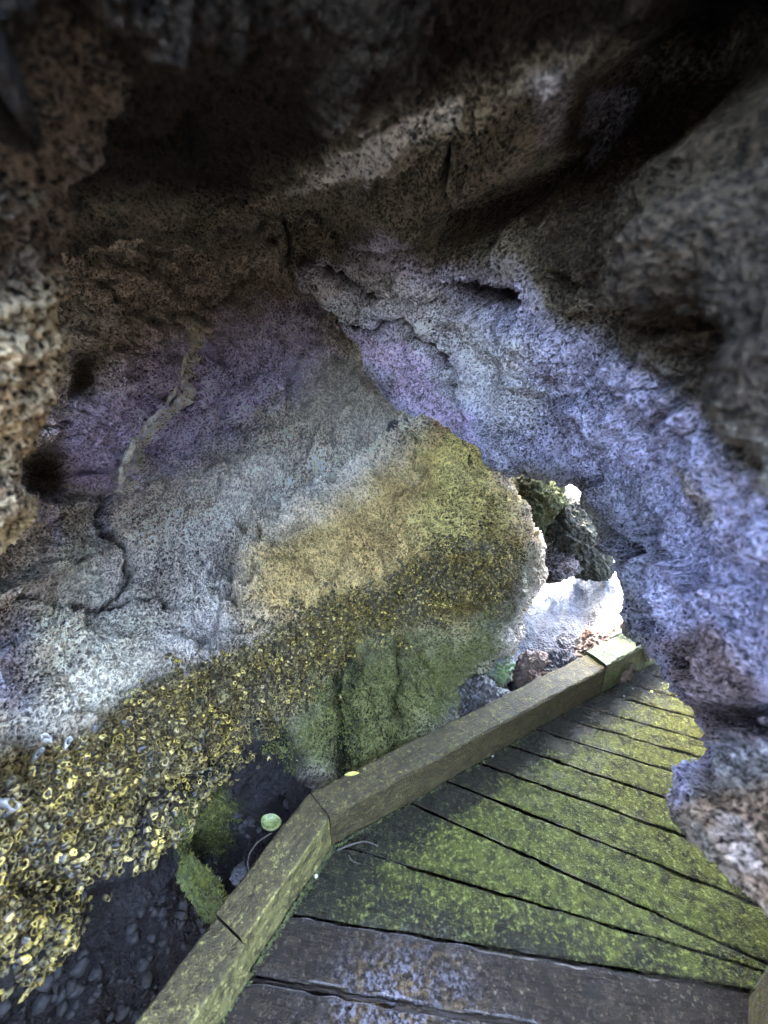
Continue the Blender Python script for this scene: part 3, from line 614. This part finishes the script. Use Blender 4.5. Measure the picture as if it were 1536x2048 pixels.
# joists under the deck
JO = simple_rock('dark_joist_timber', (.03,.025,.02), (.05,.04,.03), .7, 20, .003)
def beam(name, p0, p1, wdt, z0, z1, mat, parent, seed, e0=None, e1=None, side=1, n=260, face_alg_lit=.5, bev=.0055, rough=.0022):
    """beam from p0 to p1; given line is its inner foot, timber lies to the left of it. e0/e1: mitre directions"""
    p0, p1 = np.array(p0, float), np.array(p1, float); d = (p1 - p0) / np.linalg.norm(p1 - p0); nl = np.array([-d[1], d[0]]) * side
    m0 = nl if e0 is None else e0; m1 = nl if e1 is None else e1
    m0 = m0 * wdt / (m0 @ nl); m1 = m1 * wdt / (m1 @ nl)
    h = z1 - z0; prof = []
    k = 8
    for (a0, b0, a1, b1, q) in [(0,0,0,1,24),(0,1,1,1,24),(1,1,1,0,16),(1,0,0,0,8)]:
        for i in range(q): s = i / q; prof.append((a0 + (a1 - a0) * s, b0 + (b1 - b0) * s))
    prof = np.array(prof); t = np.linspace(0, 1, n)[:, None, None]
    a = prof[None, :, 0:1]
    base = (p0 + 0) * (1 - t) + p1 * t + (m0 * (1 - t) + m1 * t) * a
    z = z0 + h * prof[None, :, 1] + 0 * t[..., 0]
    P = np.dstack([base, z])
    # round and wear the edges
    cx = (np.minimum(prof[:, 0], 1 - prof[:, 0]) * wdt); cz = np.minimum(prof[:, 1], 1 - prof[:, 1]) * h
    corner = np.exp(-((cx + cz) / .004)**2)[None]
    ctr2 = ((p0 * (1 - t) + p1 * t) + (m0 * (1 - t) + m1 * t) * .5)
    nz = fbm(P + seed, 30, 4, seed); big = fbm(P + seed, 6, 3, seed + 1)
    inw = bev * corner * (1 + .8 * fbm(P + seed, 35, 2, seed + 2)) + rough * nz + .003 * big
    dirv = np.dstack([ctr2 + 0 * base - base, (z0 + h / 2) - z]); dirv /= np.linalg.norm(dirv, axis=-1, keepdims=True)
    P = P + dirv * inw[..., None]
    m = len(prof); Fq = grid_faces(n, m, True)
    Vv = P.reshape(-1, 3); c0 = P[0].mean(0); c1 = P[-1].mean(0); nn = len(Vv)
    Vv = np.vstack([Vv, c0, c1]); j = np.arange(m); j2 = (j + 1) % m
    caps = [(int(nn), int(b_), int(a_)) for a_, b_ in zip(j, j2)] + [(int(nn + 1), int((n - 1) * m + a_), int((n - 1) * m + b_)) for a_, b_ in zip(j, j2)]
    ctr = np.append((p0 + p1) / 2, z0); ang = math.atan2(d[1], d[0]); ca, sa = math.cos(-ang), math.sin(-ang); Vv = Vv - ctr
    Vr = np.c_[Vv[:, 0] * ca - Vv[:, 1] * sa, Vv[:, 0] * sa + Vv[:, 1] * ca, Vv[:, 2]]
    faces = [tuple(map(int, q)) for q in Fq[:, ::-1]] + caps
    o = mesh_obj(name, Vr, faces, mat, parent); o.location = ctr; o.rotation_euler = (0, 0, ang)
    al = np.tile(np.where((prof[:, 0] < .01) & (prof[:, 1] < .98), face_alg_lit, .32), n); set_attr(o, 'algae', np.append(al, [.3, .3])); return o  # light on the inner face painted as more algae colour
for a, b in [((-.5,.1),(1.1,1.15)),((.0,.1),(1.5,1.1)),((.5,.1),(1.9,1.2))]:
    beam('joist', a, b, .05, -.2, -.04, JO, bw, 3, n=20)
nB_ = np.array([-kB[1], kB[0]]); nA_ = np.array([-kA[1], kA[0]]); mit = (nB_ + nA_); mit /= np.linalg.norm(mit)
J1 = on_z(502, 1951)[:2]; J1 = kin[0] + kB * ((J1 - kin[0]) @ kB)
J2 = on_z(1226, 1345, .157)[:2]; J2 = kin[1] + kA * ((J2 - kin[1]) @ kA)
KT = .157
def pt(q, off): return q + off
beam('kerb_beam', kin[0] - kB * .25 + nB_ * -.012, J1 - kB * .003 + nB_ * -.012, .105, .004, KT + .004, KERB, bw, 11, face_alg_lit=1.25)
beam('kerb_beam', J1 + kB * .003, kin[1] , .102, .004, KT, KERB, bw, 12, e1=mit, face_alg_lit=1.2)
beam('kerb_beam', kin[1] + kA * .002, J2, .102, .004, KT, KERB, bw, 13, e0=mit, face_alg_lit=.15)
beam('kerb_beam', J2 + kA * .004 , kin[2] + kA * .3, .11, .004, KT + .012, KERB_G, bw, 14)
rk0 = np.array((.886,.50)); rk1 = np.array((2.6,1.5)); dk = (rk1 - rk0) / np.linalg.norm(rk1 - rk0)
beam('kerb_beam', rk0 + dk * .0, rk1, .10, .004, KT - .01, KERB_G, bw, 15, side=-1)
beam('kerb_beam', rk0 + np.array((-.42,-.5)), rk0 - dk * .004, .10, .004, KT - .01, KERB, bw, 16, side=-1)

# ------------------------------------------------------------ BARNACLES
def shell_mat(name, rim, body):
    m, t, p = new_mat(name); g = nd(t, 'ShaderNodeTexCoord').outputs['Object']
    geo = nd(t, 'ShaderNodeNewGeometry').outputs['Position']
    at_ = nd(t, 'ShaderNodeAttribute', attribute_name='rim').outputs['Fac']
    n = noise_n(t, geo, 90, 4, .6); n2 = noise_n(t, geo, 12, 3, .6)
    c = mixc(t, ramp(t, math_n(t, 'ADD', at_, math_n(t, 'MULTIPLY', n, .4)), [(.45, 0.), (1.0, 1.)]), body, rim)
    c = mixc(t, ramp(t, n2, [(.4, 0.), (.65, .7)]), c, mixc(t, at_, (.06, .05, .04), (.20, .17, .10)))
    rn = math_n(t, 'ADD', nd(t, 'ShaderNodeObjectInfo').outputs['Random'], nd(t, 'ShaderNodeAttribute', attribute_name='rnd').outputs['Fac'])
    rn = math_n(t, 'FRACT', rn)
    c = mixc(t, 1.0, c, ramp(t, rn, [(0., .12), (.5, .40), (.88, .95), (1., 1.9)]), 'MULTIPLY')
    t.links.new(c, p.inputs['Base Color']); p.inputs['Roughness'].default_value = .45
    b = nd(t, 'ShaderNodeBump', Distance=.003, Strength=.8); t.links.new(n, b.inputs['Height']); t.links.new(b.outputs[0], p.inputs['Normal'])
    return m
SH_Y = shell_mat('yellow_shell', (.40,.30,.06), (.030,.019,.009)); SH_W = shell_mat('pale_shell', (.75,.74,.66), (.4,.38,.33))
def shell_geo(seed, n=16):
    r_ = np.random.default_rng(seed); a = np.linspace(0, 2 * math.pi, n, endpoint=False)
    def wob(s): return 1 + s * np.sin(2 * a + r_.random() * 6) + s * .7 * np.sin(3 * a + r_.random() * 6) + s * .6 * r_.standard_normal(n) * .6
    lean = r_.uniform(-.35, .35, 2); H = r_.uniform(.7, 1.15)
    rings = [(1.0, -.35, .12, 0.), (.92, .25, .10, .15), (.80, .62, .12, .5), (.74, .92, .16, 1.), (.60, .98, .16, 1.), (.48, .7, .12, .35), (.36, .2, .1, .0), (.1, .0, 0, 0.)]
    V, at_ = [], []
    asp = r_.uniform(.6, 1.0)
    if seed % 8 < 5:      # open cup with a thin broken rim
        rings = [(1.0, -.45, .10, 0.), (.98, .1, .10, .1), (.86, .5, .10, .45), (.80, .85, .10, .9), (.74, 1.0, .08, 1.), (.66, .92, .08, .9), (.56, .4, .08, .0), (.34, -.1, .1, 0.), (.05, -.2, 0, 0.)]
        hz = .28 * np.sin(a + r_.random() * 6) + .22 * r_.standard_normal(n)
    else:                 # shut or half-shut shell: a lumpy cap with a slit
        rings = [(1.0, -.45, .12, 0.), (1.02, .05, .14, .2), (.86, .45, .14, .7), (.62, .7, .16, 1.), (.42, .82, .2, 1.), (.26, .74, .2, .6), (.16, .5, .2, .1), (.08, .42, .1, .1), (.02, .4, 0, .1)]
        hz = .2 * r_.standard_normal(n)
    w0 = wob(.14)
    for rr, z, s, rm in rings:
        k = rr * (w0 + s * r_.standard_normal(n) * .8)
        V.append(np.stack([k * np.cos(a) + lean[0] * z, k * np.sin(a) * asp + lean[1] * z, H * (z + hz * max(z - .1, 0))], -1)); at_ += list(np.clip(rm + .2 * r_.standard_normal(n) * (rm > .05), 0, 1))
    return np.concatenate(V), grid_faces(len(rings), n, True), np.array(at_, float)
SHELLS = [shell_geo(s) for s in range(16)]
def pick(poly, count, rmin, holes=(), scale_r=None, seed=0):
    """poisson-like pick of wall points in a region of the wall"""
    rg = np.random.default_rng(seed)
    sd_ = in_poly(WALL_U, WALL_V, poly); dens = fbm(WALL_P, 9, 3, 71) * 38 + fbm(WALL_P, 30, 2, 73) * 25
    inside = np.flatnonzero((sd_ + dens > -8) & (WALL_U > -300))
    rg.shuffle(inside); P = WALL_P[inside]; kept = []; cell = {}
    for i, p in zip(inside, P):
        rr = rmin if scale_r is None else rmin * scale_r(WALL_U[i], WALL_V[i])
        key = tuple((p / .04).astype(int)); ok = True
        for a in (-1, 0, 1):
            for b in (-1, 0, 1):
                for c_ in (-1, 0, 1):
                    for q, r2 in cell.get((key[0] + a, key[1] + b, key[2] + c_), ()):
                        if (q[0] - p[0])**2 + (q[1] - p[1])**2 + (q[2] - p[2])**2 < (.5 * (rr + r2))**2: ok = False; break
                    if not ok: break
                if not ok: break
            if not ok: break
        if ok:
            cell.setdefault(key, []).append((p, rr)); kept.append((i, rr))
            if len(kept) >= count: break
    return kept
def frame(n, rg, up=.35):
    n = n + rg.standard_normal(3) * .3 + np.array([0, 0, up]); n = n / np.linalg.norm(n)
    t_ = np.cross(n, rg.standard_normal(3)); t_ /= np.linalg.norm(t_); b = np.cross(n, t_); return np.stack([t_, b, n], 1)
BAND = [(-60,1960),(-60,1600),(60,1570),(250,1440),(330,1360),(450,1330),(560,1250),(720,1180),(860,1120),(1010,1080),(1020,1150),(990,1210),(720,1290),(590,1410),(500,1500),(360,1620),(310,1690),(190,1770),(140,1880),(60,1960)]
sr = lambda u, v: .42 + .42 * sstep(v, 1150, 1700) * (1 - sstep(u, 300, 900)) 
kept = pick(BAND, 12000, .0175, scale_r=sr, seed=4)
order = sorted(kept, key=lambda q: -q[1] * (1 + .25 * ((q[0] * 7919) % 97) / 97))
rg = np.random.default_rng(5)
from mathutils import Matrix
protos = []
for k, (v, f_, a_) in enumerate(SHELLS):
    me = bpy.data.meshes.new('barnacle'); me.from_pydata([tuple(map(float, q)) for q in v], [], [tuple(map(int, q)) for q in f_]); me.update()
    me.polygons.foreach_set('use_smooth', np.ones(len(me.polygons), bool)); me.materials.append(SH_Y)
    at2 = me.attributes.new('rim', 'FLOAT', 'POINT'); at2.data.foreach_set('value', a_.astype(np.float32)); protos.append(me)
pale_spots = [((92,1478), 'pale white barnacle high on the left, second from the left edge'), ((132,1488), 'pale white barnacle beside the one highest on the left'), ((194,1455), 'single white barnacle standing alone above the yellow crust'), ((74,1510), 'lowest of the four white barnacles at the left'),
              ((14,1610), 'large pale shell at the left edge above the yellow cluster')]
pale_me = protos[0].copy(); pale_me.materials.clear(); pale_me.materials.append(SH_W)
n_ind = 0
def put(me, P, Rm, s, label, group):
    o = bpy.data.objects.new('barnacle', me); col.objects.link(o)
    M = Matrix([[*(Rm[0] * s), P[0]], [*(Rm[1] * s), P[1]], [*(Rm[2] * s), P[2]], [0, 0, 0, 1]]); o.matrix_world = M
    o['label'] = label; o['category'] = 'barnacle'
    if group: o['group'] = group
for (u, v), lb in pale_spots:
    i = np.argmin((WALL_U - u)**2 + (WALL_V - v)**2); put(pale_me, WALL_P[i] + WALL_N[i] * .002, frame(WALL_N[i], rg), .015 if v < 1600 else .022, lb, None)
for i, rr in order[:290]:
    s = rr * rg.uniform(.5, .98)
    put(protos[rg.integers(16)], WALL_P[i] - WALL_N[i] * .1 * s, frame(WALL_N[i], rg), s, 'yellow brown barnacle in the dense crust low on the left wall', 'large barnacles on the left wall')
VV, FF, AA, RR = [], [], [], []; off = 0
for i, rr in order[290:]:
    v, f_, a_ = SHELLS[rg.integers(16)]; s = rr * rg.uniform(.5, .98)
    VV.append((v * s) @ frame(WALL_N[i], rg).T + WALL_P[i] - WALL_N[i] * .1 * s); FF.append(f_ + off); off += len(v); AA.append(a_); RR.append(np.full(len(v), rg.random()))
crust = mesh_obj('barnacle_crust', np.concatenate(VV), np.concatenate(FF), SH_Y, kind='stuff')
tag(crust, 'crust of small yellow barnacles along the left wall', 'barnacles'); set_attr(crust, 'rim', np.concatenate(AA)); set_attr(crust, 'rnd', np.concatenate(RR))
print('barnacles', len(kept), 'script s', round(time.time() - T0, 1))

# ------------------------------------------------------------ small things by the boardwalk
def tube(name, pts, r0, r1, mat, label, cat, seed=0, n=50, m=9):
    P = crom(np.array(pts, float), n); T = np.gradient(P, axis=0); T /= np.linalg.norm(T, axis=1, keepdims=True)
    A = np.cross(T, (0, .3, 1.)); A /= np.linalg.norm(A, axis=1, keepdims=True); B = np.cross(T, A)
    a = np.linspace(0, 2 * math.pi, m, endpoint=False); rr = np.linspace(r0, r1, n)[:, None] * (1 + .3 * fbm(P * 1.0, 60, 2, seed)[:, None])
    V_ = P[:, None] + (A[:, None] * np.cos(a)[None, :, None] + B[:, None] * np.sin(a)[None, :, None]) * rr[..., None]
    o = mesh_obj(name, V_ - P[0], grid_faces(n, m, True), mat); o.location = P[0]
    return tag(o, label, cat)
def wall_at(u, v, lift=0.0):
    i = np.argmin((WALL_U - u)**2 + (WALL_V - v)**2); return WALL_P[i] + WALL_N[i] * lift
MOSS = simple_rock('green_moss', (.012,.015,.006), (.15,.17,.035), .8, 60, .012)
LEAF = simple_rock('yellow_leaf_skin', (.45,.40,.05), (.55,.52,.12), .5, 30, .001)
LIMP = simple_rock('green_shell_skin', (.08,.10,.03), (.36,.42,.13), .4, 60, .001)
BONE = simple_rock('pale_bits_skin', (.5,.48,.4), (.7,.68,.6), .6, 40, .002)
TWIG = simple_rock('dark_twig_bark', (.03,.025,.018), (.08,.07,.05), .6, 60, .002)
# dish-shaped shell hanging in the gully
a = np.linspace(0, 2 * math.pi, 36, endpoint=False); rings = [(.2, -.008), (.7, -.006), (1.0, -.002), (1.0, .006), (.9, .008), (.78, .002), (.45, -.001), (.02, -.001)]
V_ = np.concatenate([np.stack([.026 * r_ * np.cos(a) * (1 + .04 * np.sin(3 * a)), .019 * r_ * np.sin(a), np.full(36, z_)], -1) for r_, z_ in rings])
dish = mesh_obj('limpet_shell', V_, grid_faces(len(rings), 36, True), LIMP); dish.scale = (1.3, 1.25, 1.3); dish.location = at(542, 1645, 1.80); dish.rotation_euler = (R(8), R(6), R(-8))
tag(dish, 'pale green oval shell like a shallow dish beside the kerb bend', 'shell')
tube('root', [at(545, 1665, 1.82), at(515, 1685, 1.84), at(497, 1715, 1.85), at(500, 1745, 1.84), at(525, 1768, 1.8)], .003, .002, TWIG, 'thin curved root hanging below the pale green shell', 'root', 5)
lump('rock', 482, 1748, 1.88, .03, .03, .022, simple_rock('grey_pebble_stone', (.03,.03,.03), (.07,.07,.07), .5, 20, .004), 31, 'small grey stone in the gully beside the kerb')
lump('rock', 400, 1765, 1.93, .12, .036, .028, MOSS, 33, 'moss covered ledge slanting down towards the near kerb', rot=-34, tilt=16, amp=.45, f=3, zoff=-.02)
def leaf(px, py, z, L_, w_, rot, label, pitch=0):
    u = np.linspace(0, 1, 14); v = np.linspace(-1, 1, 7); X = (u[:, None] - .5) * L_ + 0 * v; Y = w_ * np.sin(math.pi * u[:, None])**.8 * v; Z = .12 * w_ * v**2 * 3 + .1 * L_ * np.sin(math.pi * u[:, None]) 
    top = np.stack([X, Y, Z], -1).reshape(-1, 3); n_ = len(top); Vq = np.vstack([top, top - (0, 0, .0006)])
    F = grid_faces(14, 7); o = mesh_obj('leaf', Vq, np.vstack([F, F[:, ::-1] + n_]), LEAF); o.location = on_z(px, py, z); o.rotation_euler = (pitch, 0, R(rot))
    return tag(o, label, 'leaf')
leaf(704, 1548, .165, .05, .006, 8, 'yellow leaf caught between the kerb and the green wall', .5)
leaf(1303, 1383, .012, .016, .005, 80, 'tiny green leaf on the far plank near the mossy kerb')
def pebble(px, py, z, r, mat, label, seed):
    rg_ = np.random.default_rng(seed); th = np.linspace(0, math.pi, 9)[:, None]; ph = np.linspace(0, 2 * math.pi, 12, endpoint=False)[None]
    S = np.stack([np.sin(th) * np.cos(ph), np.sin(th) * np.sin(ph), np.cos(th) + 0 * ph], -1); S = S * (1 + .3 * fbm(S, 1.5, 2, seed))[..., None] * r * np.array([1, rg_.uniform(.6, 1), .6])
    o = mesh_obj('pebble', S, grid_faces(9, 12, True), mat); o.location = on_z(px, py, z + r * .4); return tag(o, label, 'pebble')
pebble(985, 1512, .0, .005, BONE, 'single white pebble on the planks at the foot of the kerb', 3)
pebble(632, 1752, .0, .006, BONE, 'bluish white pebble in the moss fringe of the near kerb', 4)
for j, (x, y, d) in enumerate([(1248,1392,'by the start of the mossy kerb'),(1266,1377,'second from the start of the mossy kerb'),(1325,1366,'beside the tiny green leaf'),(1348,1352,'at the far end of the mossy kerb'),(1343,1357,'nearest the overhanging rock')]):
    pebble(x, y, .0, .004, BONE, 'bright speck of grit ' + d, 10 + j)
tube('twig', [on_z(675, 1700, .006), on_z(700, 1690, .010), on_z(730, 1683, .008), on_z(757, 1692, .006)], .0035, .0015, TWIG, 'short dark twig on the plank at the kerb bend', 'twig', 8)
tube('twig', [on_z(697, 1710, .006), on_z(705, 1722, .008), on_z(722, 1728, .006)], .002, .001, TWIG, 'curled thin twig just below the one at the kerb bend', 'twig', 9)
tube('branch', [at(1195, 1300, 2.42), at(1225, 1272, 2.40), at(1258, 1262, 2.38), at(1290, 1264, 2.36)], .012, .006, BONE, 'bleached pale branch above the dark brown rock', 'branch', 10)
tube('branch', [at(1268, 1262, 2.37), at(1280, 1250, 2.36), at(1290, 1238, 2.36)], .008, .009, BONE, 'stubby upright pale fork at the tip of the bleached branch', 'branch', 12)
# moss and splinters fringing the foot of the near kerb
rg = np.random.default_rng(21); VV, FF = [], []; off = 0
for k in range(1500):
    if rg.random() < .75: q = kin[0] + (kin[1] - kin[0]) * rg.uniform(.15, 1.0)**.8; q = q + np.array([kB[1], -kB[0]]) * abs(rg.normal(0, .006))
    else: q = kin[1] + kA * rg.random()**2 * .9 + np.array([kA[1], -kA[0]]) * abs(rg.normal(0, .004))
    L_ = rg.uniform(.003, .011); d = rg.standard_normal(3); d[2] = abs(d[2]); d /= np.linalg.norm(d); s_ = np.cross(d, rg.standard_normal(3)); s_ = s_ / np.linalg.norm(s_) * L_ * .25; t_ = np.cross(d, s_)
    b = np.array([q[0], q[1], .003]); VV.append(np.array([b - s_, b + s_, b + t_, b + d * L_])); FF.append(np.array([[0, 1, 3, 3], [1, 2, 3, 3], [2, 0, 3, 3]]) + off); off += 4
F3 = np.concatenate(FF)[:, :3]
mo = mesh_obj('moss_fringe', np.concatenate(VV), F3, MOSS, smooth=False, kind='stuff'); tag(mo, 'fringe of moss and grit along the foot of the kerb', 'moss')

# ------------------------------------------------------------ algal turf on the wet green rock
TURF = simple_rock('algal_turf', (.03,.036,.008), (.30,.31,.05), .5, 30, .002)
def turf(name, P, N_, count, smin, smax, label, seed):
    rg_ = np.random.default_rng(seed); i = rg_.integers(0, len(P), count); p = P[i] + rg_.standard_normal((count, 3)) * .0012; n_ = N_[i]
    d = n_ * .8 + rg_.standard_normal((count, 3)) * .7 + np.array([0, 0, -.25]); d /= np.linalg.norm(d, axis=1, keepdims=True)
    s_ = np.cross(d, rg_.standard_normal((count, 3))); s_ /= np.linalg.norm(s_, axis=1, keepdims=True); t_ = np.cross(d, s_)
    L_ = rg_.uniform(smin, smax, (count, 1)); w_ = L_ * .22
    V_ = np.stack([p - s_ * w_, p + s_ * w_, p + t_ * w_, p + d * L_ * .6 + s_ * w_ * .8, p + d * L_ + t_ * w_], 1).reshape(-1, 3)
    b = np.arange(count)[:, None, None] * 5; F = (np.array([[0, 1, 3], [1, 2, 3], [2, 0, 4], [1, 3, 4], [0, 3, 1]])[None] + b).reshape(-1, 3)
    return tag(mesh_obj(name, V_, F, TURF, smooth=False, kind='stuff'), label, 'algae')
gsel = in_poly(WALL_U, WALL_V, [(690,1290),(1000,1240),(1010,1310),(920,1420),(860,1500),(740,1570),(650,1560),(560,1530),(500,1470),(560,1420)]) + 40 * fbm(WALL_P, 14, 3, 88) > 0
gsel |= in_poly(WALL_U, WALL_V, [(345,1620),(440,1540),(470,1650),(440,1720),(370,1700)]) + 30 * fbm(WALL_P, 18, 3, 89) > 0
turf('algal_turf', WALL_P[gsel], WALL_N[gsel], 26000, .004, .011, 'fine green turf of algae on the rock below the barnacles', 3)
LP, LN = LUMPS[33]
turf('moss_tufts', LP, LN, 3500, .004, .014, 'green tufts covering the slanting ledge beside the near kerb', 4)

# stones lying in the gully
sel = np.flatnonzero(in_poly(WALL_U, WALL_V, [(-50,2048),(120,1900),(300,1800),(480,1620),(590,1600),(420,1830),(300,2100)]) > 0); rg = np.random.default_rng(77)
VV, FF = [], []; off = 0
th = np.linspace(0, math.pi, 8)[:, None]; ph = np.linspace(0, 2 * math.pi, 11, endpoint=False)[None]
S0 = np.stack([np.sin(th) * np.cos(ph), np.sin(th) * np.sin(ph), np.cos(th) + 0 * ph], -1)
for k in range(260):
    i = sel[rg.integers(len(sel))]; r_ = .004 + .02 * rg.random()**3
    S = S0 * (1 + .35 * fbm(S0 + k, 1.3, 2, k))[..., None] * r_ * np.array([1, rg.uniform(.6, 1), rg.uniform(.4, .8)]); a = rg.random() * 6
    S = np.stack([S[..., 0] * math.cos(a) - S[..., 1] * math.sin(a), S[..., 0] * math.sin(a) + S[..., 1] * math.cos(a), S[..., 2]], -1)
    VV.append(S.reshape(-1, 3) + WALL_P[i] + WALL_N[i] * r_ * .2); FF.append(grid_faces(8, 11, True) + off); off += 88
tag(mesh_obj('gravel', np.concatenate(VV), np.concatenate(FF), simple_rock('dark_wet_gravel', (.005,.005,.005), (.022,.019,.015), .8, 25, .003), kind='stuff'), 'dark stones and grit lying in the gully beside the kerb', 'gravel')

# crisp calcite vein standing proud of the wall, with crumbs where it meets the crack
def vein_part(pts, r0, r1, seed):
    P = crom(np.array([wall_at(u, v, .004) for u, v in pts]), 140); P = P + .006 * np.stack([fbm(P, 16, 3, seed + k) for k in range(3)], -1)
    T = np.gradient(P, axis=0); T /= np.linalg.norm(T, axis=1, keepdims=True); i = np.array([np.argmin(((WALL_P[::7] - p)**2).sum(1)) for p in P[::10]]) * 7
    Nn = np.repeat(WALL_N[i], 10, 0)[:140]; B = np.cross(T, Nn); B /= np.linalg.norm(B, axis=1, keepdims=True)
    a = np.linspace(0, 2 * math.pi, 10, endpoint=False); rr = np.linspace(r0, r1, 140)[:, None] * (1 + .55 * fbm(P, 30, 3, seed + 5)[:, None])
    V_ = P[:, None] + (B[:, None] * np.cos(a)[None, :, None] * 1.3 + Nn[:, None] * np.sin(a)[None, :, None] * .7) * rr[..., None]
    V_ = V_ + .003 * np.stack([fbm(V_, 70, 2, seed + k) for k in range(3)], -1)
    return mesh_obj('calcite_vein', V_, grid_faces(140, 10, True), CALC, wall)
CALC = simple_rock('cream_calcite', (.55,.50,.38), (.92,.88,.74), .6, 60, .004)
vein_part([(384,650), (368,715), (350,780), (318,825), (285,865), (262,890), (247,935), (238,985)], .006, .012, 61)
